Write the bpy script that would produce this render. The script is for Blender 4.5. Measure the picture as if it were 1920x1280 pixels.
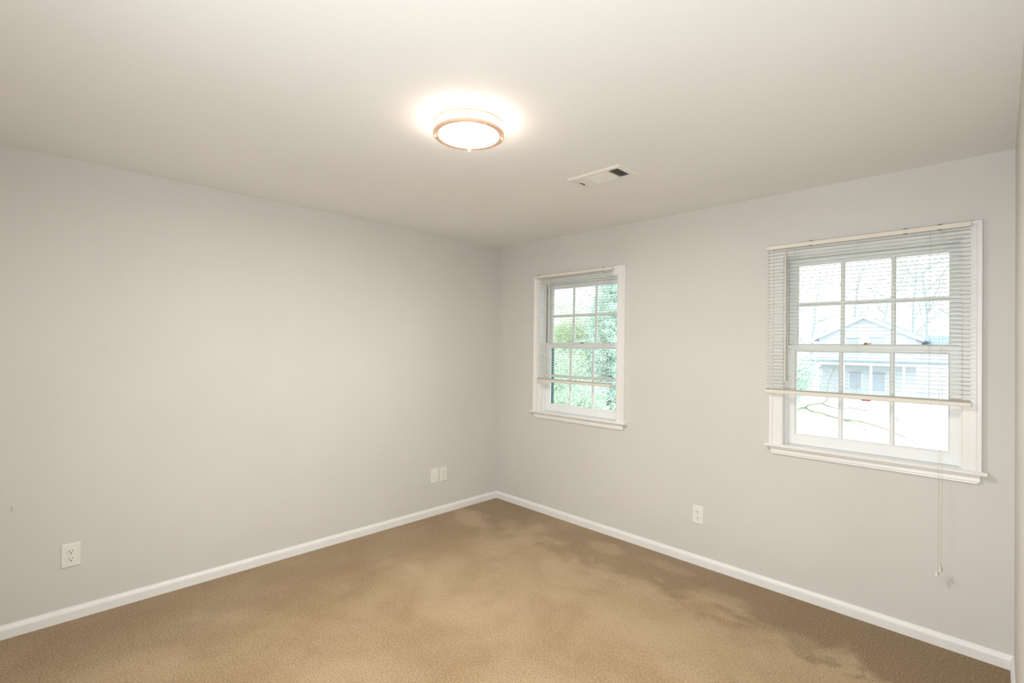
import bpy, math, random
from mathutils import Vector, Matrix

for o in list(bpy.data.objects):
    bpy.data.objects.remove(o)
sc = bpy.context.scene
C = sc.collection
PI = math.pi

# ------------------------------------------------------------------ camera
H = 2.44            # ceiling height
W = 3.529           # distance between left and right wall
CAM = Vector((3.4789, -3.2833, 1.4784))
yaw, pit, roll, FPX = -0.786744, 0.0101774, 0.013303, 912.52
F = Vector((math.sin(yaw) * math.cos(pit), math.cos(yaw) * math.cos(pit), math.sin(pit)))
R0 = Vector((math.cos(yaw), -math.sin(yaw), 0))
U0 = R0.cross(F)
R1 = R0 * math.cos(roll) + U0 * math.sin(roll)
U1 = U0 * math.cos(roll) - R0 * math.sin(roll)
cam_data = bpy.data.cameras.new('camera')
cam = bpy.data.objects.new('camera', cam_data)
C.objects.link(cam)
m = Matrix.Identity(4)
for i in range(3):
    m[i][0], m[i][1], m[i][2], m[i][3] = R1[i], U1[i], -F[i], CAM[i]
cam.matrix_world = m
cam_data.sensor_fit = 'HORIZONTAL'
cam_data.sensor_width = 36
cam_data.lens = 36 * FPX / 1920
cam_data.clip_start = 0.01
cam_data.clip_end = 500
sc.camera = cam

# ------------------------------------------------------------------ world, exposure, lamp strength
SKY = 1.15           # overcast sky radiance
LAMP = 68.0          # radiance of the lamp's lit bottom glass
SIDE = 6.0           # radiance of the glass round its side
HALL_FILL = 14.0  # radiance of the hall light, added as fill
FILL = 59.5       # watts of the fill lamp added behind the camera
wld = bpy.data.worlds.new('overcast_sky')
sc.world = wld
wld.use_nodes = True
wn = wld.node_tree.nodes
wl = wld.node_tree.links
bg = wn['Background']
tc = wn.new('ShaderNodeTexCoord'); ns = wn.new('ShaderNodeTexNoise'); rp = wn.new('ShaderNodeValToRGB')
ns.inputs['Scale'].default_value = 3.0; ns.inputs['Detail'].default_value = 4
rp.color_ramp.elements[0].position = .35; rp.color_ramp.elements[0].color = (.82, .95, 1, 1)
rp.color_ramp.elements[1].position = .65; rp.color_ramp.elements[1].color = (.92, .98, 1, 1)
wl.new(tc.outputs['Generated'], ns.inputs['Vector']); wl.new(ns.outputs['Fac'], rp.inputs['Fac'])
wl.new(rp.outputs['Color'], bg.inputs['Color'])
bg.inputs['Strength'].default_value = SKY
vs = sc.view_settings
vs.view_transform = 'Standard'; vs.look = 'None'; vs.gamma = 1.0; vs.use_curve_mapping = False
vs.exposure = 1.55

# ------------------------------------------------------------------ materials
def lin(c):
    return tuple(((x / 255) / 12.92 if x / 255 <= .04045 else ((x / 255 + .055) / 1.055) ** 2.4) for x in c) + (1,)

def base_mat(name, col, rough=.6, spec=.3, metal=0):
    mt = bpy.data.materials.new(name); mt.use_nodes = True
    b = mt.node_tree.nodes['Principled BSDF']
    b.inputs['Base Color'].default_value = col if len(col) == 4 else tuple(col) + (1,)
    b.inputs['Roughness'].default_value = rough
    b.inputs['Specular IOR Level'].default_value = spec
    b.inputs['Metallic'].default_value = metal
    return mt, mt.node_tree.nodes, mt.node_tree.links, b

def noisy(name, c1, c2, scale=20, rough=.6, spec=.3, bump=0.0, bscale=None, metal=0, detail=4, lo=.35, hi=.65):
    mt, n, l, b = base_mat(name, c1, rough, spec, metal)
    t = n.new('ShaderNodeTexCoord'); ns = n.new('ShaderNodeTexNoise'); r = n.new('ShaderNodeValToRGB')
    ns.inputs['Scale'].default_value = scale; ns.inputs['Detail'].default_value = detail
    l.new(t.outputs['Object'], ns.inputs['Vector'])
    l.new(ns.outputs['Fac'], r.inputs['Fac'])
    r.color_ramp.elements[0].position = lo; r.color_ramp.elements[1].position = hi
    r.color_ramp.elements[0].color = tuple(c1)[:3] + (1,); r.color_ramp.elements[1].color = tuple(c2)[:3] + (1,)
    l.new(r.outputs['Color'], b.inputs['Base Color'])
    if bump:
        n2 = n.new('ShaderNodeTexNoise'); n2.inputs['Scale'].default_value = bscale or scale * 4
        n2.inputs['Detail'].default_value = 3
        l.new(t.outputs['Object'], n2.inputs['Vector'])
        bp = n.new('ShaderNodeBump'); bp.inputs['Strength'].default_value = bump; bp.inputs['Distance'].default_value = .002
        l.new(n2.outputs['Fac'], bp.inputs['Height']); l.new(bp.outputs['Normal'], b.inputs['Normal'])
    return mt

def wall_mat(name, c1, c2, marks=()):
    """painted drywall; marks = (centre, radii, strength) of scuffs on the paint"""
    mt, n, l, b = base_mat(name, c1, .75, .18)
    g = n.new('ShaderNodeNewGeometry'); ns = n.new('ShaderNodeTexNoise'); r = n.new('ShaderNodeValToRGB')
    ns.inputs['Scale'].default_value = 1.3; ns.inputs['Detail'].default_value = 3
    l.new(g.outputs['Position'], ns.inputs['Vector']); l.new(ns.outputs['Fac'], r.inputs['Fac'])
    r.color_ramp.elements[0].position = .35; r.color_ramp.elements[1].position = .65
    r.color_ramp.elements[0].color = c1; r.color_ramp.elements[1].color = c2
    col = r.outputs['Color']
    for (ctr, rad, st) in marks:
        s1 = n.new('ShaderNodeVectorMath'); s1.operation = 'SUBTRACT'; s1.inputs[1].default_value = ctr
        s2 = n.new('ShaderNodeVectorMath'); s2.operation = 'DIVIDE'; s2.inputs[1].default_value = rad
        s3 = n.new('ShaderNodeVectorMath'); s3.operation = 'LENGTH'
        l.new(g.outputs['Position'], s1.inputs[0]); l.new(s1.outputs[0], s2.inputs[0]); l.new(s2.outputs[0], s3.inputs[0])
        mr = n.new('ShaderNodeMapRange'); mr.inputs[1].default_value = .2; mr.inputs[2].default_value = 1
        mr.inputs[3].default_value = st; mr.inputs[4].default_value = 0
        l.new(s3.outputs['Value'], mr.inputs[0])
        mx = n.new('ShaderNodeMix'); mx.data_type = 'RGBA'; mx.inputs[7].default_value = (.22, .20, .17, 1)
        l.new(mr.outputs[0], mx.inputs[0]); l.new(col, mx.inputs[6]); col = mx.outputs[2]
    l.new(col, b.inputs['Base Color'])
    n2 = n.new('ShaderNodeTexNoise'); n2.inputs['Scale'].default_value = 160; n2.inputs['Detail'].default_value = 3
    l.new(g.outputs['Position'], n2.inputs['Vector'])
    bp = n.new('ShaderNodeBump'); bp.inputs['Strength'].default_value = .12; bp.inputs['Distance'].default_value = .002
    l.new(n2.outputs['Fac'], bp.inputs['Height']); l.new(bp.outputs['Normal'], b.inputs['Normal'])
    return mt

WC1, WC2 = (.700, .682, .650, 1), (.725, .707, .675, 1)
M = {}
M['wall_back'] = wall_mat('painted_wall_back', WC1, WC2, [((3.313, 0, .337), (.045, .05, .035), .10), ((.74, 0, .83), (.005, .01, .004), .5)])
M['wall_left'] = wall_mat('painted_wall_left', WC1, WC2, [((0, -3.322, .632), (.02, .006, .022), .35), ((0, -.42, .2), (.02, .006, .006), .25)])
M['wall'] = wall_mat('painted_wall', WC1, WC2)
M['ceiling'] = wall_mat('painted_ceiling', (.865, .86, .845, 1), (.885, .88, .865, 1))
M['trim'] = noisy('white_trim_paint', (.88, .88, .86), (.91, .91, .89), 6, .35, .4)
M['sash'] = noisy('white_sash_paint', (.89, .91, .90), (.92, .94, .93), 6, .35, .4)
M['ivory'] = noisy('ivory_plastic', (.80, .765, .68), (.83, .79, .71), 10, .4, .4)
M['plate'] = noisy('white_plate_plastic', (.86, .85, .80), (.88, .87, .82), 10, .3, .5)
M['slot'] = noisy('dark_slot', (.03, .025, .02), (.05, .04, .03), 30, .8, .1)
M['screw'] = noisy('painted_screw', (.75, .73, .68), (.8, .78, .72), 30, .35, .5)
M['cord'] = noisy('white_cord', (.80, .77, .70), (.84, .81, .74), 60, .8, .1)
M['brass'] = noisy('aged_brass', (.34, .25, .12), (.42, .31, .15), 40, .4, .5, metal=.7)
M['nickel'] = noisy('satin_copper_nickel', (.86, .58, .40), (.90, .62, .44), 40, .4, .5, metal=.2)
M['dark_gap'] = noisy('dark_sash_channel', (.10, .095, .075), (.15, .14, .11), 30, .7, .2)
M['screen'] = noisy('dark_teal_screen_frame', (.03, .10, .11), (.04, .13, .14), 20, .5, .3)
M['red'] = noisy('red_tag', (.62, .04, .05), (.70, .06, .07), 60, .5, .3)
M['vent'] = noisy('white_vent_enamel', (.82, .80, .74), (.85, .83, .77), 10, .4, .4)
M['vent_dark'] = noisy('dark_duct', (.02, .02, .02), (.035, .03, .03), 30, .9, .05)

def slat_mat():
    mt = bpy.data.materials.new('translucent_vinyl_slats'); mt.use_nodes = True
    n, l = mt.node_tree.nodes, mt.node_tree.links
    n.clear()
    out = n.new('ShaderNodeOutputMaterial'); d = n.new('ShaderNodeBsdfPrincipled'); t = n.new('ShaderNodeBsdfTranslucent')
    tx = n.new('ShaderNodeTexCoord'); ns = n.new('ShaderNodeTexNoise'); r = n.new('ShaderNodeValToRGB')
    ns.inputs['Scale'].default_value = 4
    r.color_ramp.elements[0].color = (.84, .81, .73, 1); r.color_ramp.elements[1].color = (.88, .85, .78, 1)
    l.new(tx.outputs['Object'], ns.inputs['Vector']); l.new(ns.outputs['Fac'], r.inputs['Fac'])
    d.inputs['Roughness'].default_value = .4
    l.new(r.outputs['Color'], d.inputs['Base Color']); l.new(r.outputs['Color'], t.inputs['Color'])
    mx = n.new('ShaderNodeMixShader'); mx.inputs[0].default_value = .15
    l.new(d.outputs[0], mx.inputs[1]); l.new(t.outputs[0], mx.inputs[2]); l.new(mx.outputs[0], out.inputs[0])
    return mt
M['slat'] = slat_mat()

def glass_mat():
    mt = bpy.data.materials.new('window_glass'); mt.use_nodes = True
    n, l = mt.node_tree.nodes, mt.node_tree.links
    n.clear()
    out = n.new('ShaderNodeOutputMaterial'); t = n.new('ShaderNodeBsdfTransparent'); g = n.new('ShaderNodeBsdfGlossy')
    fr = n.new('ShaderNodeFresnel'); fr.inputs[0].default_value = 1.45
    t.inputs[0].default_value = (.97, 1, .99, 1)
    g.inputs['Roughness'].default_value = .02
    mx = n.new('ShaderNodeMixShader'); l.new(fr.outputs[0], mx.inputs[0])
    l.new(t.outputs[0], mx.inputs[1]); l.new(g.outputs[0], mx.inputs[2]); l.new(mx.outputs[0], out.inputs[0])
    return mt
M['glass'] = glass_mat()

def lamp_mat(name, strength):
    mt, n, l, b = base_mat(name, (.9, .88, .84), .4, .3)
    b.inputs['Emission Color'].default_value = (1, .955, .90, 1)
    b.inputs['Emission Strength'].default_value = strength
    return mt
M['lamp'] = lamp_mat('lit_frosted_glass', LAMP)
M['lamp_side'] = lamp_mat('lit_frosted_side_glass', SIDE)
M['lamp_hall_fill'] = lamp_mat('lit_frosted_glass_hall_fill', HALL_FILL)  # glow of the added hall fill light

def carpet_mat():
    mt, n, l, b = base_mat('tan_cut_pile_carpet', (.4, .27, .14), .95, .05)
    g = n.new('ShaderNodeNewGeometry')
    pos = g.outputs['Position']
    def noise(scale, detail=3, rough=.5, dist=0):
        x = n.new('ShaderNodeTexNoise'); x.inputs['Scale'].default_value = scale; x.inputs['Detail'].default_value = detail
        x.inputs['Roughness'].default_value = rough; x.inputs['Distortion'].default_value = dist
        l.new(pos, x.inputs['Vector']); return x
    def ramp(src, a, bb, lo=0., hi=1.):
        x = n.new('ShaderNodeMapRange'); x.inputs[1].default_value = a; x.inputs[2].default_value = bb
        x.inputs[3].default_value = lo; x.inputs[4].default_value = hi; x.interpolation_type = 'SMOOTHSTEP'
        l.new(src, x.inputs[0]); return x.outputs[0]
    def mixc(fac, a, bcol):
        x = n.new('ShaderNodeMix'); x.data_type = 'RGBA'
        l.new(fac, x.inputs[0])
        if isinstance(a, tuple): x.inputs[6].default_value = a
        else: l.new(a, x.inputs[6])
        if isinstance(bcol, tuple): x.inputs[7].default_value = bcol
        else: l.new(bcol, x.inputs[7])
        return x.outputs[2]
    def math_(op, a, bb):
        x = n.new('ShaderNodeMath'); x.operation = op
        for i, v in enumerate((a, bb)):
            if isinstance(v, (int, float)): x.inputs[i].default_value = v
            else: l.new(v, x.inputs[i])
        return x.outputs[0]
    DARK, MID, LIGHT = (.240, .138, .046, 1), (.405, .262, .112, 1), (.560, .405, .225, 1)
    n1 = noise(1.7, 5, .55, .4); n2 = noise(5.5, 4, .6, .3)
    wob = noise(3.2, 4, .6, .6)
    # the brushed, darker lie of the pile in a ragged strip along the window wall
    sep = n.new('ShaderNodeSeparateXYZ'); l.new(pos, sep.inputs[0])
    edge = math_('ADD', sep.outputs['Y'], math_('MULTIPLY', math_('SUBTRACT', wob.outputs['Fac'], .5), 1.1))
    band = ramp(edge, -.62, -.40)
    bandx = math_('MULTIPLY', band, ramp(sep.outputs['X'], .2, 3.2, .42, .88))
    col = mixc(ramp(n1.outputs['Fac'], .30, .72), MID, LIGHT)
    col = mixc(ramp(n2.outputs['Fac'], .50, .80, 0, .25), col, DARK)
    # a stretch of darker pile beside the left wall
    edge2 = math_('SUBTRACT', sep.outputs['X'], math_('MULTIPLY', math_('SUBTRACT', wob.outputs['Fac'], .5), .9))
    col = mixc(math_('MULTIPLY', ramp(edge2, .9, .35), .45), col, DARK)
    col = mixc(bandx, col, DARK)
    # footprints: patches where the pile is pushed the other way
    for (cx, cy, rx, ry, s) in [(.203, -.515, .16, .11, .75), (.36, -.60, .14, .09, .6), (.577, -.40, .12, .07, .4), (.812, -.318, .10, .11, .65),
                                (.80, -.50, .22, .07, .6), (1.45, -.22, .16, .08, .6), (1.9, -.17, .15, .07, .4), (2.3, -.34, .18, .10, .6),
                                (2.1, -.85, .45, .25, .6), (1.9, -.57, .25, .12, .4), (.9, -.85, .3, .12, .35), (1.25, -1.3, .3, .3, .3), (2.75, -.5, .2, .08, .35)]:
        s1 = n.new('ShaderNodeVectorMath'); s1.operation = 'SUBTRACT'; s1.inputs[1].default_value = (cx, cy, 0)
        s2 = n.new('ShaderNodeVectorMath'); s2.operation = 'DIVIDE'; s2.inputs[1].default_value = (rx, ry, 1)
        s3 = n.new('ShaderNodeVectorMath'); s3.operation = 'LENGTH'
        l.new(pos, s1.inputs[0]); l.new(s1.outputs[0], s2.inputs[0]); l.new(s2.outputs[0], s3.inputs[0])
        d = math_('ADD', s3.outputs['Value'], math_('MULTIPLY', math_('SUBTRACT', n2.outputs['Fac'], .5), 2.2))
        col = mixc(ramp(d, 1.45, .45, 0, s * .85), col, LIGHT)
    # tuft grain
    gr = noise(125, 4, .75); gr2 = noise(330, 2, .7)
    gg = math_('ADD', math_('MULTIPLY', gr.outputs['Fac'], .65), math_('MULTIPLY', gr2.outputs['Fac'], .35))
    col = mixc(ramp(gg, .49, .39, 0, .72), col, (.13, .075, .028, 1))
    col = mixc(ramp(gg, .52, .62, 0, .62), col, (.80, .63, .43, 1))
    l.new(col, b.inputs['Base Color'])
    bp = n.new('ShaderNodeBump'); bp.inputs['Strength'].default_value = .9; bp.inputs['Distance'].default_value = .008
    l.new(gg, bp.inputs['Height']); l.new(bp.outputs['Normal'], b.inputs['Normal'])
    b.inputs['Sheen Weight'].default_value = .25; b.inputs['Sheen Roughness'].default_value = .6
    return mt
M['carpet'] = carpet_mat()

# outdoor materials; leaf colours are paled to stand in for window glare
M['leaf_litter'] = noisy('pale_dry_leaf_ground', (.56, .51, .45), (.70, .66, .60), 1.5, .95, .05, detail=8)
M['siding'] = noisy('white_siding', (.66, .69, .76), (.72, .75, .82), .6, .8, .1)
M['blue_siding'] = noisy('pale_blue_grey_siding', (.46, .52, .62), (.52, .58, .68), .6, .8, .1)  # even blue-grey tone used on the house's window panes
M['rake'] = noisy('white_rake_board', (.86, .88, .92), (.9, .92, .95), 1, .7, .1)
M['roof'] = noisy('pale_grey_shingle', (.27, .34, .42), (.33, .40, .48), 3, .9, .05)
M['pane_far'] = noisy('house_window_dark', (.25, .33, .42), (.30, .38, .46), 1, .3, .4)
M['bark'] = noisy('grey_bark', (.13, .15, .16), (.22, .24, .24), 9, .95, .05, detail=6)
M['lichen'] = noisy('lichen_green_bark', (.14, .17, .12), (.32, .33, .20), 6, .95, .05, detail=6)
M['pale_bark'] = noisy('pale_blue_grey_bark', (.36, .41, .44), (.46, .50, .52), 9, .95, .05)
M['leaf_teal'] = noisy('teal_evergreen_needles', (.45, .60, .53), (.68, .80, .73), 2.5, .9, .05)
M['leaf_mint'] = noisy('glare_paled_green_leaves', (.48, .62, .48), (.70, .78, .66), 2.5, .9, .05)
M['leaf_ivy'] = noisy('yellow_green_ivy', (.44, .54, .34), (.64, .70, .50), 3, .9, .05)

# ------------------------------------------------------------------ mesh helpers
class MB:
    def __init__(s): s.v = []; s.f = []; s.st = []
    def each(s, *a, **k):
        """build every piece collected so far as an object of its own"""
        out = []; st = s.st + [(len(s.v), len(s.f))]
        for (v0, f0), (v1, f1) in zip(st, st[1:]):
            p = MB(); p.v = s.v[v0:v1]; p.f = [tuple(i - v0 for i in f) for f in s.f[f0:f1]]
            out.append(p.build(*a, **k))
        return out
    def box(s, x0, x1, y0, y1, z0, z1):
        b = len(s.v); s.st.append((b, len(s.f)))
        s.v += [(x, y, z) for z in (z0, z1) for y in (y0, y1) for x in (x0, x1)]
        for q in ((0, 2, 3, 1), (4, 5, 7, 6), (0, 1, 5, 4), (2, 6, 7, 3), (0, 4, 6, 2), (1, 3, 7, 5)):
            s.f.append(tuple(b + i for i in q))
        return s
    def loft(s, rings, closed=True, cap=True):
        b = len(s.v); n = len(rings[0]); s.st.append((b, len(s.f)))
        for r in rings: s.v += [tuple(p) for p in r]
        for k in range(len(rings) - 1):
            for i in range(n if closed else n - 1):
                j = (i + 1) % n
                s.f.append((b + k * n + i, b + k * n + j, b + (k + 1) * n + j, b + (k + 1) * n + i))
        if cap and closed:
            s.f.append(tuple(b + i for i in range(n))[::-1]); e = b + (len(rings) - 1) * n
            s.f.append(tuple(e + i for i in range(n)))
        return s
    def prism(s, prof, fn, a, b):
        """profile (p,q) swept from a to b ; fn(p,q,t) -> xyz"""
        return s.loft([[fn(p, q, a) for p, q in prof], [fn(p, q, b) for p, q in prof]])
    def lathe(s, prof, cx, cy, n=48, cap=False):
        rings = [[(cx + r * math.cos(2 * PI * i / n), cy + r * math.sin(2 * PI * i / n), z) for i in range(n)] for r, z in prof]
        return s.loft(rings, True, cap)
    def torus_prof(s, prof, cx, cy, n=64):
        """closed cross-section revolved"""
        b = len(s.v); k = len(prof)
        for i in range(n):
            a = 2 * PI * i / n
            s.v += [(cx + r * math.cos(a), cy + r * math.sin(a), z) for r, z in prof]
        for i in range(n):
            j = (i + 1) % n
            for q in range(k):
                w = (q + 1) % k
                s.f.append((b + i * k + q, b + j * k + q, b + j * k + w, b + i * k + w))
        return s
    def tube(s, pts, rad, n=8, cap=True):
        pts = [Vector(p) for p in pts]
        if not isinstance(rad, (list, tuple)): rad = [rad] * len(pts)
        rings = []; up = None
        for i, p in enumerate(pts):
            d = (pts[min(i + 1, len(pts) - 1)] - pts[max(i - 1, 0)])
            if d.length < 1e-9: d = Vector((0, 0, 1))
            d.normalize()
            if up is None: up = Vector((0, 0, 1)) if abs(d.z) < .9 else Vector((1, 0, 0))
            a = up - d * up.dot(d)
            if a.length < 1e-6: a = Vector((1, 0, 0)) - d * d.x
            a.normalize(); up = a; c = d.cross(a)
            rings.append([tuple(p + (a * math.cos(2 * PI * k / n) + c * math.sin(2 * PI * k / n)) * rad[i]) for k in range(n)])
        return s.loft(rings, True, cap)
    def build(s, name, mat, parent=None, loc=(0, 0, 0), smooth=False, bevel=0, label=None, seg=2):
        me = bpy.data.meshes.new(name); me.from_pydata(s.v, [], s.f); me.update()
        import bmesh
        bm = bmesh.new(); bm.from_mesh(me)
        if not getattr(s, 'keep', False): bmesh.ops.recalc_face_normals(bm, faces=bm.faces)
        if bevel: 
            bmesh.ops.remove_doubles(bm, verts=bm.verts, dist=1e-6)
            bmesh.ops.bevel(bm, geom=list(bm.edges), offset=bevel, segments=seg, affect='EDGES', profile=.5, clamp_overlap=True)
        bm.to_mesh(me); bm.free()
        if smooth:
            for p in me.polygons: p.use_smooth = True
            try: me.set_sharp_from_angle(angle=math.radians(35))
            except Exception: pass
        me.materials.append(mat if not isinstance(mat, str) else M[mat])
        o = bpy.data.objects.new(name, me); o.location = loc; C.objects.link(o)
        if parent is not None: o.parent = parent
        if label: o['label'] = label
        return o

def empty(name, loc=(0, 0, 0), rz=0):
    o = bpy.data.objects.new(name, None); o.empty_display_size = .05
    o.location = loc; o.rotation_euler = (0, 0, rz); C.objects.link(o); return o
def tag(o, label, cat, group=None, kind=None):
    o['label'] = label; o['category'] = cat
    if group: o['group'] = group
    if kind: o['kind'] = kind
    return o
def struct(o, label=None, cat=None):
    o['kind'] = 'structure'
    if label: o['label'] = label
    if cat: o['category'] = cat
    return o

# ------------------------------------------------------------------ the room
T = .16              # wall thickness
YF = -4.1            # front wall, behind the camera
OY0, OY1 = -3.75, -2.15   # cased opening in the right wall beside the camera
HX = W + 1.5
struct(MB().box(-T, HX + T, YF - T, T, -.25, 0).build('floor', 'carpet'), 'tan cut-pile carpet with footprints and darker nap along the walls', 'carpet floor')
struct(MB().box(-T, HX + T, YF - T, T, H, H + .2).build('ceiling', 'ceiling'), 'flat off-white painted ceiling over the whole room', 'ceiling')
struct(MB().box(-T, 0, YF - T, T, 0, H).build('wall_left', 'wall_left'), 'plain greige wall on the left with two outlets low down', 'wall')
WZ0, WZ1 = .885, 2.068
W1C, W2C, HW = .960, 2.945, .42
b = MB()
xs = [0, W1C - HW, W1C + HW, W2C - HW, W2C + HW, W]
for i in (0, 2, 4): b.box(xs[i], xs[i + 1], 0, T, 0, H)
for i in (1, 3): b.box(xs[i], xs[i + 1], 0, T, 0, WZ0); b.box(xs[i], xs[i + 1], 0, T, WZ1, H)
struct(b.build('wall_back', 'wall_back'), 'greige wall with the two double-hung windows', 'wall')
b = MB().box(W, W + .12, OY1, T, 0, H).box(W, W + .12, YF, OY0, 0, H).box(W, W + .12, OY0, OY1, 2.05, H)
struct(b.build('wall_right', 'wall'), 'greige wall at the far right edge, seen almost edge-on', 'wall')
struct(MB().box(-T, HX + T, YF - T, YF, 0, H).build('wall_front', 'wall'), 'plain greige wall behind the camera', 'wall')
struct(MB().box(HX, HX + T, YF, T, 0, H).build('wall_hall', 'wall'), 'plain greige wall of the hall beside the room', 'wall')
struct(MB().box(W + .12, HX, -.9, T, 0, H).build('wall_hall_end', 'wall'), 'plain greige end wall of the hall', 'wall')

# baseboards: moulded profile (offset from wall, height)
BP = [(0, 0), (.013, 0), (.013, .044), (.0115, .0475), (.0115, .0495), (.009, .055), (.0055, .060), (.004, .0655), (0, .0665)]
def baseboard(name, fn, a, c, label):
    struct(MB().prism(BP, fn, a, c).build(name, 'trim', smooth=False), label, 'baseboard')
baseboard('baseboard_left', lambda p, q, t: (p, t, q), YF, 0, 'white moulded baseboard along the left wall')
baseboard('baseboard_back', lambda p, q, t: (t, -p, q), 0, W, 'white moulded baseboard under the two windows')
baseboard('baseboard_right', lambda p, q, t: (W - p, t, q), OY1 - .001, 0, 'white moulded baseboard at the far right corner')
baseboard('baseboard_front', lambda p, q, t: (t, YF + p, q), 0, W, 'white moulded baseboard behind the camera')
b = MB()
for y0, y1 in ((OY0 - .06, OY0), (OY1, OY1 + .06)): b.box(W - .014, W, y0, y1, 0, 2.05)
b.box(W - .014, W, OY0 - .06, OY1 + .06, 2.05, 2.11)
struct(b.build('trim_1', 'trim'), 'white casing round the opening beside the camera', 'door casing')

# ------------------------------------------------------------------ windows
def sash(parent, name, y0, y1, z0, z1, gz0, gz1, label):
    """one sash: frame with a bevelled glazing edge, muntins, glass"""
    gx = .355; X = .397
    b = MB()
    b.box(-X, -gx, y0, y1, z0, z1).box(gx, X, y0, y1, z0, z1)
    b.box(-gx, gx, y0, y1, z0, gz0).box(-gx, gx, y0, y1, gz1, z1)
    s = b.build(name, 'sash', parent, label=label)
    ym = (y0 + y1) / 2
    # sloped glazing bead round the opening (trapezoid section)
    b = MB(); w = .008
    o = [(-gx, gz0), (gx, gz0), (gx, gz1), (-gx, gz1)]; i = [(-gx + w, gz0 + w), (gx - w, gz0 + w), (gx - w, gz1 - w), (-gx + w, gz1 - w)]
    for k in range(4):
        a, c, d, e = o[k], o[(k + 1) % 4], i[(k + 1) % 4], i[k]
        b.loft([[(a[0], y0 + .004, a[1]), (c[0], y0 + .004, c[1]), (c[0], ym + .006, c[1]), (a[0], ym + .006, a[1])],
                [(e[0], ym - .004, e[1]), (d[0], ym - .004, d[1]), (d[0], ym + .006, d[1]), (e[0], ym + .006, e[1])]])
    b.each('glazing_bead', 'sash', s)
    b = MB(); prof = [(-.011, .006), (-.011, -.003), (-.005, -.011), (.005, -.011), (.011, -.003), (.011, .006)]
    for k in (-1, 1):
        b.prism(prof, lambda p, q, t, k=k: (k * gx / 3 + p, ym + q, t), gz0, gz1)
    zc = (gz0 + gz1) / 2
    b.prism(prof, lambda p, q, t: (t, ym + q + .0008, zc + p), -gx, gx)
    b.each('muntin', 'sash', s, label='white glazing bar')
    MB().box(-gx, gx, ym + .001, ym + .003, gz0, gz1).build('glass_pane', 'glass', s)
    return s

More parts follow.
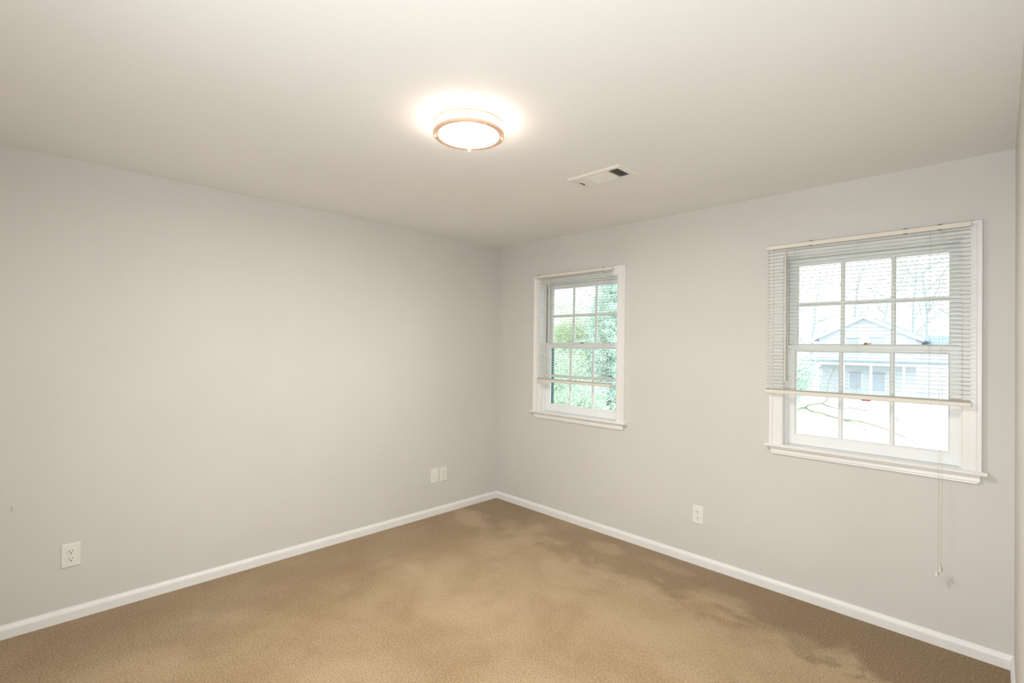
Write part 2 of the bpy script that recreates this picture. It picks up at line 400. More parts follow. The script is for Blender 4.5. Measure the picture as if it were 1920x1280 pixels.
def window(name, xc, label, channel):
    r = struct(empty(name, (xc, 0, 0)), label, 'window')
    ZT = 2.048; ZS = .905; I = .40; O = .475
    # side and head casing with backband
    for s in (-1, 1):
        pr = [(I, 0), (I, -.013), (I + .006, -.017), (I + .02, -.0175), (I + .052, -.019), (I + .058, -.025), (I + .072, -.026), (O, -.022), (O, 0)]
        b = MB().loft([[(s * p, q, ZS) for p, q in pr], [(s * p, q, ZT + (p - I)) for p, q in pr]])
        b.build('side_casing', 'trim', r)
    b = MB(); hp = [(0, 0), (0, -.013), (.006, -.017), (.02, -.0175), (.052, -.019), (.058, -.025), (.072, -.026), (.075, -.022), (.075, 0)]
    b.loft([[(-(I + p), q, ZT + p) for p, q in hp], [((I + p), q, ZT + p) for p, q in hp]])
    b.build('head_casing', 'trim', r)
    # stool with rounded nose
    np_ = [(.05, ZS - .02), (-.03, ZS - .02), (-.038, ZS - .0185), (-.042, ZS - .014), (-.042, ZS - .006), (-.038, ZS - .0015), (-.03, ZS), (.05, ZS)]
    b = MB().prism(np_, lambda p, q, t: (t, p, q), -.495, .495)
    # keep the part inside the opening narrower
    b = MB()
    nose = [(0, ZS - .02), (-.03, ZS - .02), (-.038, ZS - .0185), (-.042, ZS - .014), (-.042, ZS - .006), (-.038, ZS - .0015), (-.03, ZS), (0, ZS)]
    b.prism(nose, lambda p, q, t: (t, p, q), -.495, .495)
    b.box(-.4195, .4195, 0, .055, ZS - .0195, ZS)
    b.build('window_stool', 'trim', r, label='white projecting sill board')
    # apron, ridged, lower corners cut
    ap = [(0, ZS - .0205), (-.020, ZS - .0205), (-.020, ZS - .030), (-.014, ZS - .034), (-.016, ZS - .052), (-.013, ZS - .056), (-.014, ZS - .062), (-.007, ZS - .066), (0, ZS - .066)]
    def ax(q, s):
        cut = max(0, (ZS - .050) - q) * 1.0
        return s * (.468 - cut)
    MB().loft([[(ax(q, -1), p, q) for p, q in ap], [(ax(q, 1), p, q) for p, q in ap]]).build('apron', 'trim', r)
    # jamb liner, stops and outer sill
    b = MB()
    for s in (-1, 1):
        x0, x1 = sorted((s * I, s * .4198)); b.box(x0, x1, .0, T, ZS, 2.0678)
    b.box(-I, I, 0, T, ZT, 2.0678)
    b.box(-.4198, .4198, .055, T + .03, .8852, ZS - .002)
    b.build('jamb', 'trim', r)
    b = MB()
    for s in (-1, 1):
        x0, x1 = sorted((s * (I - .010), s * I)); b.box(x0, x1, .040, .0535, ZS, ZT - .010)
    b.box(-I, I, .040, .0535, ZT - .010, ZT)
    b.each('stop_strip', 'trim', r)
    if channel:
        b = MB(); b.box(-I, -I + .0015, .060, .068, 1.515, ZT - .012).box(-I, -I + .0015, .074, .082, 1.515, ZT - .012)
        b.each('sash_channel', 'dark_gap', r, label='dark slot in the left jamb above the lower sash')
    sash(r, 'upper_sash', .094, .126, 1.470, ZT - .001, 1.510, 2.006, 'white upper sash of six panes, set back')
    lo = sash(r, 'lower_sash', .056, .090, ZS + .001, 1.512, .963, 1.476, 'white lower sash of six panes')
    b = MB().box(-.022, .022, .060, .082, 1.512, 1.516); b.lathe([(.010, 1.516), (.011, 1.521), (.006, 1.525), (.001, 1.525)], 0, .071, 12, True)
    b.box(-.004, .026, .064, .070, 1.519, 1.524)
    b.build('sash_lock', 'brass', lo, label='aged brass catch on the meeting rail')
    # insect screen frame outside the lower sash
    b = MB()
    for s in (-1, 1):
        x0, x1 = sorted((s * .372, s * .3995)); b.box(x0, x1, .136, .150, ZS, 1.49)
    b.box(-.372, .372, .136, .150, ZS, ZS + .022).box(-.372, .372, .136, .150, 1.475, 1.49)
    b.build('screen_frame', 'screen', r, label='thin dark teal frame outside the lower sash')
    return r

window('window_1', W1C, 'smaller-looking white double-hung window near the room corner, trees outside', True)
window('window_2', W2C, 'large white double-hung window by the right edge, house and branches outside', False)

# ------------------------------------------------------------------ mini blinds
def blind(name, xl, xr, zt, zrail, label, wand, cords, ladders, brackets, droop, tassels=None, red=None, hl=None):
    r = tag(empty(name, ((xl + xr) / 2, -.043, zt)), label, 'blind')
    ox, oy, oz = r.location
    def P(x0, x1, y0, y1, z0, z1, b): b.box(x0 - ox, x1 - ox, y0 - oy, y1 - oy, z0 - oz, z1 - oz)
    hl = xl if hl is None else hl
    b = MB(); P(hl, xr + .001, -.060, -.029, zt - .024, zt, b)
    b.build('headrail', 'ivory', r, bevel=.003)
    b = MB(); P(xr + .0012, xr + .0042, -.058, -.031, zt - .023, zt - .001, b); P(hl - .0032, hl - .0002, -.058, -.031, zt - .023, zt - .001, b)
    b.each('end_cap', 'screw', r, bevel=.0008)
    # slats, slightly crowned, hanging level
    b = MB(); z = zt - .040; pitch = .0212; n = 0
    zs_ = []
    while z > zrail + .045: zs_.append(z); z -= pitch
    for k in range(5): zs_.append(zrail + .0228 + k * .0014)
    rnd = random.Random(5)
    for z in zs_:
        sk = rnd.uniform(-.0008, .0008); dz = rnd.uniform(-.0006, .0006)
        top, bot = [], []
        for q in range(5):
            t = q / 4 - .5
            y = -.043 + t * .025; zz = z + dz + .0017 * (1 - (2 * t) ** 2)
            top.append((y, zz + .0003)); bot.append((y, zz - .0003))
        prof = top + bot[::-1]
        b.loft([[(xl + .002 - ox, y - oy, zz - sk - oz) for y, zz in prof], [(xr - .002 - ox, y - oy, zz + sk - oz) for y, zz in prof]])
    b.build('slats', 'slat', r, smooth=False, label='thin ivory horizontal slats hanging open')
    b = MB(); z0 = zrail
    rp_ = [(-.0565, z0 + .004), (-.0545, z0), (-.0315, z0), (-.0295, z0 + .004), (-.0295, z0 + .018), (-.0325, z0 + .022), (-.0535, z0 + .022), (-.0565, z0 + .018)]
    b.prism(rp_, lambda p, q, t: (t - ox, p - oy, q - oz), xl, xr); b.build('bottom_rail', 'ivory', r)
    b = MB(); P(xr + .0002, xr + .0025, -.0570, -.0290, z0 - .0005, z0 + .0225, b); P(xl - .0025, xl - .0002, -.0570, -.0290, z0 - .0005, z0 + .0225, b)
    b.each('rail_end_cap', 'ivory', r, bevel=.0006)
    for x in ladders:
        b = MB()
        for y in (-.0568, -.0292):
            b.tube([(x - ox, y - oy, zt - .024 - oz), (x - ox, y - oy, zrail + .014 - oz)], .0006, 5)
        for z in zs_: P(x - .0005, x + .0005, -.0568, -.0292, z - .0012, z - .0006, b)
        b.build('ladder_cord', 'cord', r)
        b = MB(); P(x - .012, x + .012, -.0585, -.0566, zrail + .003, zrail + .013, b)
        b.build('rail_plug', 'ivory', r, bevel=.0008)
    for (x, z0_) in cords:
        b = MB().tube([(x - ox, -.0605 - oy, zt - .020 - oz), (x - ox, -.0625 - oy, (zt + z0_) / 2 - oz), (x - .006 - ox, -.0560 - oy, z0_ - oz)], .0008, 6)
        cd = b.build('pull_cord', 'cord', r)
        if tassels:
            tx, ty = x - .006 - ox, -.0560 - oy
            b = MB().lathe([(.0008, z0_ + .002 - oz), (.0032, z0_ - oz), (.0042, z0_ - .010 - oz), (.0072, z0_ - .024 - oz), (.0078, z0_ - .027 - oz), (.0055, z0_ - .0285 - oz), (.0005, z0_ - .0285 - oz)], tx, ty, 14)
            b.build('tassel', 'cord', cd, smooth=True, label='small ivory bell-shaped tassel')
    if wand:
        x, zb = wand
        b = MB().tube([(x - ox, -.061 - oy, zt - .020 - oz), (x - ox, -.066 - oy, zt - .034 - oz), (x - ox, -.064 - oy, zt - .044 - oz)], .0012, 6)
        b.build('wand_hook', 'screw', r)
        b = MB().tube([(x - ox, -.064 - oy, zt - .046 - oz), (x + .001 - ox, -.061 - oy, zb - oz), (x + .001 - ox, -.061 - oy, zb - .004 - oz)], [.0038, .0038, .0048], 6)
        b.build('tilt_wand', 'ivory', r, label='long ivory tilt wand hanging at the left')
    for x in brackets:
        b = MB(); P(x - .009, x + .009, -.0612, -.0604, zt - .0275, zt - .0235, b); P(x - .009, x + .009, -.0612, -.0262, zt + .0004, zt + .0022, b)
        b.each('bracket', 'dark_gap', r, label='narrow dark support clip on the headrail')
    if red:
        b = MB(); P(red - .019, red + .019, -.0575, -.040, zrail - .0055, zrail - .0004, b)
        b.build('tag', 'red', r, label='small red tag under the bottom rail')
    return r

blind('mini_blind', .562, 1.334, 2.112, 1.171, 'narrow ivory mini blind half lowered over the window near the corner', (.700, 1.507), [(1.262, 1.24)], [.655, .95, 1.245], [.575, 1.255], 0, hl=.530)
blind('mini_blind', 2.459, 3.380, 2.115, 1.214, 'wide ivory mini blind with long cords over the right-hand window', (2.568, 1.297), [(3.265, .392), (3.277, .417)], [2.612, 2.92, 3.226], [2.70, 3.13, 3.265], 0, tassels=True, red=2.966)

# ------------------------------------------------------------------ outlets and plate
def rounded(w, h, r, n=5):
    pts = []
    for cx, cy, a0 in ((w / 2 - r, h / 2 - r, 0), (-w / 2 + r, h / 2 - r, 90), (-w / 2 + r, -h / 2 + r, 180), (w / 2 - r, -h / 2 + r, 270)):
        for k in range(n + 1):
            a = math.radians(a0 + 90 * k / n); pts.append((cx + r * math.cos(a), cy + r * math.sin(a)))
    return pts
def plate_mesh(w, h):
    b = MB(); rings = []
    for (s, y) in ((0, 0), (0, -.0035), (.0012, -.0055), (.004, -.0064)):
        rings.append([(p, y, q) for p, q in rounded(w - 2 * s, h - 2 * s, .003)])
    return b.loft(rings)
def outlet(loc, rz, label, w=.076, h=.121):
    r = tag(empty('wall_outlet', loc, rz), label, 'outlet', None)
    plate_mesh(w, h).build('cover_plate', 'plate', r)
    for s in (1, -1):
        zc = s * .0195
        b = MB(); prof = []
        for k in range(28):
            a = 2 * PI * k / 28; x = .0172 * math.cos(a); z = .0172 * math.sin(a); prof.append((x, max(-.0140, min(.0140, z))))
        b.loft([[(x, -.0060, zc + z) for x, z in prof], [(x, -.0080, zc + z) for x, z in prof], [(x * .95, -.0086, zc + z * .95) for x, z in prof]])
        rc = b.build('receptacle', 'plate', r)
        b = MB()
        b.box(-.0078, -.0052, -.0089, -.0084, zc + .0000, zc + .0085).box(.0052, .0076, -.0089, -.0084, zc + .0008, zc + .0078)
        b.loft([[(.0028 * math.cos(a), y, zc - .0072 + .0028 * math.sin(a)) for a in [2 * PI * k / 12 for k in range(12)]] for y in (-.0084, -.0089)])
        b.each('slot', 'slot', rc, label='dark plug slot')
    b = MB().loft([[(s * .0032 * math.cos(a), y, s * .0032 * math.sin(a)) for a in [2 * PI * k / 14 for k in range(14)]] for y, s in ((-.0060, 1), (-.0074, 1), (-.0080, .7))])
    b.build('screw', 'screw', r)
    return r
OG = 'duplex outlets low on the walls'
outlet((2.019, 0, .341), 0, 'white duplex outlet low on the back wall between the two windows')
outlet((0, -3.098, .342), PI / 2, 'white duplex outlet nearest the camera, at the left edge of the photo')
outlet((0, -.653, .342), PI / 2, 'white duplex outlet near the corner, right beside the blank plate', .071, .119)
pr = tag(empty('blank_plate', (0, -.745, .343), PI / 2), 'blank white cover plate on the left wall, just left of an outlet', 'cover plate')
plate_mesh(.080, .121).build('cover_plate', 'plate', pr)
for s in (1, -1):
    MB().loft([[(q * .0028 * math.cos(a), y, s * .041 + q * .0028 * math.sin(a)) for a in [2 * PI * k / 12 for k in range(12)]] for y, q in ((-.0060, 1), (-.0069, .8))]).build('screw', 'plate', pr)

# ------------------------------------------------------------------ ceiling light
def ceiling_light(loc, label, mat, name='ceiling_light', ang=0):
    r = tag(empty(name, loc, ang), label, 'ceiling light')
    MB().lathe([(.115, 0), (.118, -.002), (.118, -.012), (.108, -.014), (.001, -.014)], 0, 0, 48).build('ceiling_pan', 'trim', r, smooth=True)
    prof = [(.127, -.0145), (.129, -.020), (.129, -.050), (.127, -.054), (.118, -.056), (.095, -.0575), (.055, -.0592), (.0005, -.060)]
    MB().lathe([(.0005, -.0145)] + prof[:4], 0, 0, 64).build('glass_drum', 'lamp_side', r, smooth=True, label='glowing frosted white glass side')
    MB().lathe(prof[3:], 0, 0, 64).build('diffuser', mat, r, smooth=True, label='bright frosted white glass bottom')
    for z0, z1 in ((-.013, -.023), (-.052, -.064)):
        MB().torus_prof([(.1440, z0), (.150, z0), (.1515, z0 - .002), (.1515, z1 + .0015), (.150, z1), (.1305 if z0 < -.03 else .144, z1 + .0012), (.1305 if z0 < -.03 else .144, z1 + .003), (.144, z1 + .003)], 0, 0, 72).build('ring', 'nickel', r, smooth=True, label='slim satin copper-toned ring')
    for k in range(4):
        a = PI / 2 * k
        x, y = .1445 * math.cos(a), .1445 * math.sin(a)
        MB().tube([(x, y, -.006), (x, y, -.0675)], .0032, 10).build('post', 'nickel', r, smooth=True)
        MB().lathe([(.0040, -.0635), (.0058, -.0655), (.0058, -.0695), (.004, -.0725), (.0003, -.073)], x, y, 12).build('finial', 'nickel', r, smooth=True)
    return r
ceiling_light((1.868, -1.955, H), 'lit round flush ceiling light with two slim metal rings', 'lamp', ang=math.radians(-41))
ceiling_light((W + .75, -2.9, H), 'round flush ceiling light added unseen in the hall as fill', 'lamp_hall_fill')  # unseen lamp added to lift the room's brightness

# fill lamp added out of view behind the camera to brighten the room
LH = 1.22
tl = tag(empty('fill_lamp', (3.22, -3.66, 0)), 'black fill lamp added unseen behind the camera, head turned to the room', 'fill lamp')
MB().lathe([(.0005, 0), (.125, 0), (.125, .012), (.110, .022), (.02, .030), (.0005, .030)], 0, 0, 40).build('base', 'slot', tl, smooth=True)
MB().tube([(0, 0, .028), (0, 0, LH - .20), (.01, -.01, LH - .12), (.05, -.05, LH - .06)], .009, 14).build('pole', 'slot', tl, smooth=True)
hd = MB().lathe([(.0005, -.06), (.03, -.06), (.045, -.045), (.075, .0), (.078, .0), (.048, -.05), (.032, -.066), (.0005, -.066)], 0, 0, 40).build('lamp_shade', 'slot', tl, smooth=True)
ax = Vector((-.40, .78, .10)).normalized()
hd.location = (.03, -.03, LH); hd.rotation_euler = ax.to_track_quat('Z', 'Y').to_euler()
ld = bpy.data.lights.new('fill_bulb', 'SPOT'); ld.energy = FILL; ld.color = (.925, .97, 1.0); ld.spot_size = math.radians(165); ld.spot_blend = 1.0; ld.shadow_soft_size = .05
lo_ = bpy.data.objects.new('fill_bulb', ld); lo_.location = Vector((.03, -.03, LH)) + ax * .012; lo_.rotation_euler = (-ax).to_track_quat('Z', 'Y').to_euler(); lo_.parent = tl; C.objects.link(lo_)

# ------------------------------------------------------------------ ceiling vent
def vent():
    x0, x1, y0, y1 = 1.722, 2.072, -1.105, -.912
    cx, cy = (x0 + x1) / 2, (y0 + y1) / 2; w, d = (x1 - x0) / 2, (y1 - y0) / 2
    r = tag(empty('ceiling_vent', (cx, cy, H), 0), 'white rectangular ceiling air register with angled louvres', 'vent')
    iw, id_ = w - .032, d - .030
    b = MB()
    def ring(sx, sy, z): return [(-sx, -sy, z), (sx, -sy, z), (sx, sy, z), (-sx, sy, z)]
    b.loft([ring(w, d, 0), ring(w, d, -.0015), ring(w - .010, d - .010, -.009), ring(iw + .002, id_ + .002, -.0095), ring(iw, id_, -.006), ring(iw, id_, 0)], True, False)
    b.build('frame', 'vent', r)
    MB().box(-iw, iw, -id_, id_, -.0008, -.0002).build('duct', 'vent_dark', r, label='dark duct opening seen between the louvres')
    e = .064
    def louvre(b, c, axis, lean, a0, a1, wd=.0062, th=.0009):
        dx = math.sin(lean) * wd * .7; dz = math.cos(lean) * wd
        z0 = -.0088; pts = [(-dx, z0), (-dx + th, z0), (dx + th, z0 + min(dz, .0075)), (dx, z0 + min(dz, .0075))]
        if axis == 'y': b.prism(pts, lambda p, q, t: (c + p, t, q), a0, a1)
        else: b.prism(pts, lambda p, q, t: (t, c + p, q), a0, a1)
    b = MB()
    n = 7
    for k in range(n): louvre(b, -iw + .006 + k * (e - .006) / n, 'y', math.radians(50), -id_, id_, .0055)
    b.each('louvre', 'vent', r, label='louvre at the left end')
    b = MB(); n = 12
    for k in range(n): louvre(b, -id_ + .005 + k * (2 * id_ - .006) / n, 'x', math.radians(-48), -iw + e + .004, iw - e - .004, .0053)
    b.each('louvre', 'vent', r, label='lengthwise louvre in the middle')
    b = MB(); n = 6
    for k in range(n): louvre(b, iw - e + .004 + k * (e - .002) / n, 'y', math.radians(-38), -id_, id_, .0050)
    b.each('louvre', 'vent', r, label='open louvre at the right end')
    b = MB().box(-iw + e - .001, -iw + e + .004, -id_, id_, -.0095, -.001).box(iw - e - .004, iw - e + .001, -id_, id_, -.0095, -.001)
    b.each('divider_bar', 'vent', r)
    for s in (-1, 1):
        MB().lathe([(.0045, -.0085), (.0045, -.0105), (.003, -.0115), (.0002, -.0115)], s * (iw + .013), 0, 12).build('screw', 'screw', r, smooth=True)
    MB().box(-iw + .004, -iw + .007, -id_ + .050, -id_ + .092, -.0125, -.0088).build('damper_lever', 'vent_dark', r, label='dark damper lever')
vent()

# ================================================================== outdoors
def gz(x, y): return -3.3 + 1.1 * max(0, min(1, y / 45.)) + .12 * math.sin(x * .3) * math.cos(y * .23)
b = MB(); nx, ny = 60, 50
for j in range(ny + 1):
    for i in range(nx + 1):
        x = -70 + i * 2.4; y = .4 + (j / ny) ** 1.5 * 110
        b.v.append((x, y, gz(x, y)))
for j in range(ny):
    for i in range(nx):
        a = j * (nx + 1) + i; b.f.append((a, a + 1, a + nx + 2, a + nx + 1))
struct(b.build('ground', 'leaf_litter', smooth=True), 'pale leaf-covered yard sloping away outside the windows', 'ground')

def house():
    Y = 45.; X0, X1, XP = -8.0, -.55, -4.31
    zb, ze, zp = -2.3, 2.45, 4.35
    r = tag(empty('neighbour_house', (XP, Y, zb)), 'pale two-storey gabled house across the yard, through the right-hand window', 'house')
    def L(x, y, z): return (x - XP, y - Y, z - zb)
    ring = [(X0 + .5, zb), (X1 - .5, zb), (X1 - .5, ze + .1), (XP, zp - .12), (X0 + .5, ze + .1)]
    MB().loft([[L(x, Y, z) for x, z in ring], [L(x, Y + 11, z) for x, z in ring]]).build('wall', 'siding', r)
    # roof
    for s, xe in ((-1, X0), (1, X1)):
        MB().loft([[L(XP, yy, zp), L(xe, yy, ze), L(xe, yy, ze - .16), L(XP, yy, zp - .16)] for yy in (Y - .45, Y + 11.3)]).build('roof', 'roof', r)
        MB().loft([[L(XP, yy, zp + .03), L(xe, yy, ze + .03), L(xe, yy, ze - .22), L(XP, yy, zp - .22)] for yy in (Y - .55, Y - .44)]).build('rake_board', 'rake', r)
    MB().box(*[v for v in (X0 - .6 - XP, X1 + 1.9 - XP, -1.9, -.02, .55 - zb, .72 - zb)]).build('porch_roof', 'roof', r, label='pale blue-grey porch roof band')
    MB().box(X0 - .5 - XP, X1 + 1.8 - XP, -1.85, -1.75, .36 - zb, .55 - zb).build('fascia', 'rake', r)
    for x in (-7.6, -5.4, -3.6, -1.6, .9): MB().box(x - .07 - XP, x + .07 - XP, -1.8, -1.66, gz(x, 43) - .05 - zb, .36 - zb).build('porch_post', 'rake', r)
    for (x0, x1, z0, z1) in ((-5.54, -4.62, 1.3, 2.50), (-3.95, -2.98, 1.3, 2.55), (-5.3, -4.5, -1.6, -.35), (-3.9, -2.95, -1.7, -.32)):
        w = MB().box(x0 - .08 - XP, x1 + .08 - XP, -.07, -.005, z0 - .08 - zb, z1 + .08 - zb).build('window_frame', 'rake', r)
        MB().box(x0 - XP, x1 - XP, -.09, -.071, z0 - zb, z1 - zb).build('window_pane', 'blue_siding', w)
        MB().box(x0 - .05 - XP, x1 + .05 - XP, -.12, -.072, z1 - zb + .01, z1 + .07 - zb).build('window_head', 'pane_far', w)
    # lower wing on the right
    zc = 2.9
    r2 = [(X1 - .52, zb), (1.6, zb), (1.6, 1.6), (X1 - .52, 1.6)]
    MB().loft([[L(x, Y + 3, z) for x, z in r2], [L(x, Y + 10, z) for x, z in r2]]).build('wing_wall', 'siding', r)
    MB().loft([[L(x, Y + 2.7, 1.6), L(x, Y + 6.5, zc), L(x, Y + 10.3, 1.6)] for x in (X1 - .4, 2.1)]).build('wing_roof', 'roof', r)
    return r
house()

def gen_branch(b, rnd, p, d, ln, rad, depth, spread=.6, up=.15, n=5, tips=None):
    pts = [p.copy()]; rads = [rad]; q = p.copy(); dd = d.copy()
    for k in range(n):
        dd = (dd + Vector((rnd.gauss(0, .14), rnd.gauss(0, .14), rnd.gauss(0, .10) + up * .3))).normalized()
        q = q + dd * ln / n; pts.append(q.copy()); rads.append(rad * (1 - .6 * (k + 1) / n))
    b.tube(pts, rads, 5 if depth > 1 else 4, cap=False)
    if tips is not None and depth <= 1: tips.append(q.copy())
    if depth <= 0: return
    for k in range(rnd.randint(3, 4) if depth > 1 else 4):
        i = rnd.randint(max(1, n // 2 - 1), n); s = pts[i]
        a = Vector((rnd.gauss(0, 1), rnd.gauss(0, 1), rnd.gauss(0, .6) + up)).normalized()
        gen_branch(b, rnd, s, (dd * (1 - spread) + a * spread).normalized(), ln * rnd.uniform(.5, .75), rads[i] * .6, depth - 1, spread, up, max(3, n - 1), tips)

def leaf_cloud(rnd, centres, radius, n, size, squash=.8):
    b = MB(); b.keep = True
    for _ in range(n):
        c = rnd.choice(centres); 
        v = Vector((rnd.gauss(0, 1), rnd.gauss(0, 1), rnd.gauss(0, 1) * squash)) * radius * .5
        p = Vector(c) + v; s = size * rnd.uniform(.6, 1.4)
        a = Vector((rnd.gauss(0, 1), rnd.gauss(0, 1), rnd.gauss(0, 1))).normalized()
        t = a.orthogonal().normalized(); w = a.cross(t)
        i = len(b.v)
        b.v += [tuple(p - t * s), tuple(p + w * s * .38 + a * s * .12), tuple(p + t * s), tuple(p - w * s * .38 + a * s * .12)]
        b.f += [(i, i + 1, i + 2), (i, i + 2, i + 3)]
    return b

def bare_tree(x, y, h, seed, label, mat='bark', rad=.14, group=None, depth=4):
    rnd = random.Random(seed); z = gz(x, y)
    r = tag(empty('bare_tree', (x, y, z - .05)), label, 'tree', group)
    pts = [Vector((0, 0, 0))]; d = Vector((rnd.gauss(0, .08), rnd.gauss(0, .08), 1)).normalized()
    for k in range(6): pts.append(pts[-1] + (d + Vector((rnd.gauss(0, .05), rnd.gauss(0, .05), 0))) * h * .13)
    MB().tube(pts, [rad * (1 - .09 * i) for i in range(7)], 8, cap=False).build('trunk', mat, r, smooth=True)
    b = MB()
    for k in range(9):
        i = rnd.randint(2, 6); a = rnd.uniform(0, 2 * PI)
        gen_branch(b, rnd, pts[i], Vector((math.cos(a), math.sin(a), rnd.uniform(.5, 1.3))).normalized(), h * rnd.uniform(.25, .4), rad * .45, depth - 1)
    b.build('branches', mat, r)
    return r

def conifer(x, y, h, rad, seed, label, mat, group=None, size=.20, dens=1.0):
    rnd = random.Random(seed); z = gz(x, y)
    r = tag(empty('evergreen_tree', (x, y, z - .05)), label, 'tree', group)
    MB().tube([(0, 0, 0), (.05, 0, h * .5), (0, 0, h * .97)], [.035 * h ** .5, .02 * h ** .5, .01], 8).build('trunk', 'bark', r, smooth=True)
    b = MB(); cs = []
    tiers = int(h * 2.2)
    for k in range(tiers):
        t = (k + .5) / tiers; zz = h * (.06 + .92 * t); rr = rad * (1 - t) ** .75 * rnd.uniform(.8, 1.15)
        m_ = max(4, int(9 * (1 - t) + 3))
        for q in range(m_):
            a = 2 * PI * q / m_ + rnd.uniform(-.3, .3)
            tip = Vector((math.cos(a) * rr, math.sin(a) * rr, zz - rr * .22))
            b.tube([(0, 0, zz), tuple(tip)], [.018, .006], 4, cap=False)
            for s in (.35, .6, .8, 1.0): cs.append(Vector((0, 0, zz)).lerp(tip, s))
    b.build('branches', 'bark', r)
    leaf_cloud(rnd, cs, .36 * (rad / 2) ** .5, int(6500 * dens), size, .55).build('foliage', mat, r)
    return r

def leafy(x, y, h, rad, seed, label, mat, name='leafy_tree', cat='tree', group=None, size=.09, dens=1.0, zlo=.25):
    rnd = random.Random(seed); z = gz(x, y)
    r = tag(empty(name, (x, y, z - .05)), label, cat, group)
    b = MB(); tips = []
    MB().tube([(0, 0, 0), (.05, .03, h * .3), (.0, .0, h * .62)], [.05 + .012 * h, .04 + .01 * h, .03], 8, cap=False).build('trunk', 'lichen', r, smooth=True)
    for k in range(7):
        a = rnd.uniform(0, 2 * PI); zz = h * rnd.uniform(zlo, .6)
        gen_branch(b, rnd, Vector((0, 0, zz)), Vector((math.cos(a), math.sin(a), rnd.uniform(.1, 1.0))).normalized(), rad * rnd.uniform(.7, 1.0), .03, 2, tips=tips)
    b.build('branches', 'lichen', r)
    leaf_cloud(rnd, tips, rad * .42, int(6000 * dens), size).build('foliage', mat, r)
    return r

# near tree whose lichened limb crosses the right-hand window; trunk stands between the windows
tr = tag(empty('near_tree', (.35, 4.3, gz(.35, 4.3) - .05)), 'near tree whose lichen-green bare limb crosses the right-hand window', 'tree')
to = Vector(tr.location)
def loc_(pts): return [tuple(Vector(p) - to) for p in pts]
MB().tube(loc_([(.35, 4.3, gz(.35, 4.3) - .05), (.36, 4.3, -1.5), (.30, 4.32, .1), (.35, 4.4, 1.8), (.20, 4.6, 4.2)]), [.17, .15, .13, .10, .06], 12).build('trunk', 'lichen', tr, smooth=True)
LIMBS = [
 ([(.32, 4.32, -.2), (.8, 4.4, .25), (1.15, 4.52, .50), (1.36, 4.65, .589), (1.43, 4.72, .636), (1.48, 4.76, .643), (1.54, 4.82, .593), (1.64, 4.92, .573), (1.72, 5.0, .532), (1.81, 5.09, .501), (1.87, 5.14, .477), (1.96, 5.23, .466), (2.04, 5.31, .457), (2.14, 5.41, .424), (2.28, 5.54, .369), (2.36, 5.63, .326), (2.42, 5.68, .282), (2.51, 5.77, .232), (2.58, 5.84, .195), (2.63, 5.89, .132), (2.67, 5.93, .075)], .035, .004),
 ([(1.48, 4.76, .643), (1.51, 4.79, .682), (1.57, 4.85, .699), (1.65, 4.93, .707), (1.72, 5.0, .667), (1.81, 5.09, .641), (1.86, 5.14, .641), (1.96, 5.23, .65), (2.09, 5.36, .621), (2.16, 5.43, .631), (2.21, 5.48, .645), (2.28, 5.54, .608), (2.35, 5.62, .564)], .017, .004),
 ([(1.65, 4.93, .707), (1.70, 4.98, .751), (1.71, 4.99, .796), (1.70, 4.98, .861), (1.72, 5.02, 1.05), (1.80, 5.1, 1.3)], .014, .006),
 ([(1.87, 5.14, .477), (1.96, 5.23, .433), (2.05, 5.32, .397), (2.10, 5.36, .34), (2.14, 5.41, .25), (2.18, 5.45, .148)], .009, .004),
 ([(1.96, 5.23, .65), (2.02, 5.29, .738), (2.14, 5.41, .702), (2.23, 5.5, .665)], .0045, .002),
 ([(2.08, 5.36, .617), (2.14, 5.41, .547), (2.18, 5.45, .445)], .004, .002),
 ([(1.71, 4.99, .732), (1.80, 5.08, .714), (1.85, 5.12, .722), (1.92, 5.19, .721), (1.93, 5.2, .665)], .005, .003),
 ([(2.42, 5.68, .475), (2.44, 5.71, .482), (2.51, 5.77, .419), (2.60, 5.86, .395), (2.78, 6.04, .335), (2.87, 6.13, .311)], .0035, .002),
 ([(2.35, 5.62, .564), (2.40, 5.66, .50), (2.42, 5.68, .475)], .004, .003),
 ([(1.80, 5.07, .50), (1.80, 5.07, .443), (1.73, 5.0, .396), (1.68, 4.96, .331)], .003, .002),
]
for pts, r0, r1 in LIMBS:
    n = len(pts); k0 = r0
    MB().tube(loc_(pts), [.6 * (r0 + (r1 - r0) * (i / (n - 1)) ** .7) for i in range(n)], 8).build('limb', 'lichen', tr, smooth=True)
rnd = random.Random(11); b = MB()
for pts, r0, r1 in LIMBS:
    for _ in range(8):
        i = rnd.randint(1, len(pts) - 1)
        if pts[i][0] < 1.3: continue
        gen_branch(b, rnd, Vector(pts[i]) - to, Vector((rnd.gauss(.3, 1), rnd.gauss(0, .5), rnd.gauss(0, .8))).normalized(), rnd.uniform(.12, .35), .0016, 1, n=4)
for k in range(9):   # upper limbs, towards both windows
    a = rnd.uniform(-.6, 3.7)
    gen_branch(b, rnd, Vector((-.05, .1, rnd.uniform(3.6, 6.5))), Vector((math.cos(a) * rnd.choice((-1, 1, -1)), math.sin(a) * .5, rnd.uniform(.1, .5))).normalized(), rnd.uniform(1.4, 2.4), .032, 3)
b.build('twigs', 'bark', tr, label='fine bare grey twigs')

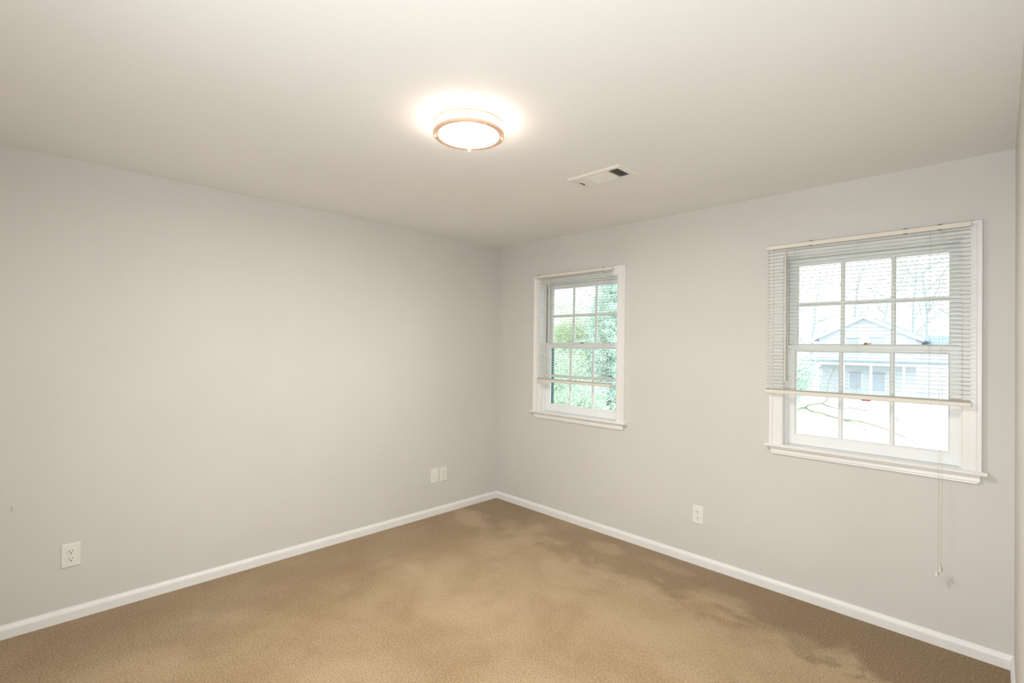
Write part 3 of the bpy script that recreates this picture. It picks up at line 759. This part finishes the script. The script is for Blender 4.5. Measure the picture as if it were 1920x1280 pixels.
# bare woodland behind the neighbour's house
BG = 'bare trees behind the neighbouring house'
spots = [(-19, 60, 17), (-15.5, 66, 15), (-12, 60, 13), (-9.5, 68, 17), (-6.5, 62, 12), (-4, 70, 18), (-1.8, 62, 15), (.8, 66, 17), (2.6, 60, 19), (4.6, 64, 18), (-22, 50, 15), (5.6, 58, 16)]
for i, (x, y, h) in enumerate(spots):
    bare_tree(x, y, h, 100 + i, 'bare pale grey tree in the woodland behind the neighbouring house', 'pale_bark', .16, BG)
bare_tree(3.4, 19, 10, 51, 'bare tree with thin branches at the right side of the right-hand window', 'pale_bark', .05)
conifer(-9.6, 41.5, 5.2, 1.9, 61, 'pale green evergreen at the left corner of the neighbouring house', 'leaf_mint', size=.24)
leafy(-5.9, 30, 3.6, 1.5, 62, 'rounded evergreen shrub in front of the neighbouring house, left', 'leaf_teal', 'evergreen_shrub', 'shrub', size=.12, zlo=.1, dens=.5)

# trees beyond window 1
conifer(-10.7, 18.0, 10.0, 2.3, 71, 'tall teal evergreen filling the right side of the corner window', 'leaf_teal', size=.05, dens=9.0)
leafy(-12.7, 18.6, 9.5, 1.7, 73, 'yellow-green ivy-clad tree in the middle of the corner window', 'leaf_ivy', size=.04, dens=5, zlo=.3)
leafy(-14.3, 17.2, 5.6, 1.0, 74, 'small dark-leaved tree at the left of the corner window', 'leaf_teal', size=.07, dens=.6)
leafy(-12.3, 15.2, 4.0, 2.0, 75, 'broad pale green shrub low in the corner window', 'leaf_mint', 'leafy_shrub', 'shrub', size=.04, zlo=.1, dens=7.0)
leafy(-10.0, 14.0, 3.0, 1.3, 79, 'pale green shrub low at the right of the corner window', 'leaf_mint', 'leafy_shrub', 'shrub', size=.04, zlo=.1, dens=4)
leafy(-13.9, 14.6, 3.6, 1.2, 76, 'sparse pale green bush low at the left of the corner window', 'leaf_mint', 'leafy_shrub', 'shrub', size=.04, zlo=.1, dens=2.5)
bare_tree(-11.8, 20.5, 11, 77, 'bare tree with crooked branches behind the ivy-clad tree', 'lichen', .13)
for (x, y, h, rr, sd, lb) in [(-17.0, 29, 12, 2.8, 90, 'tall pale green evergreen far behind the right half of the corner window'),
                              (-20.3, 31, 8.5, 2.8, 91, 'pale green evergreen of middle height far beyond the corner window'),
                              (-24.0, 30, 6.2, 2.4, 92, 'low pale green evergreen far beyond the left of the corner window')]:
    conifer(x, y, h, rr, sd, lb, 'leaf_mint', size=.16, dens=2.0)
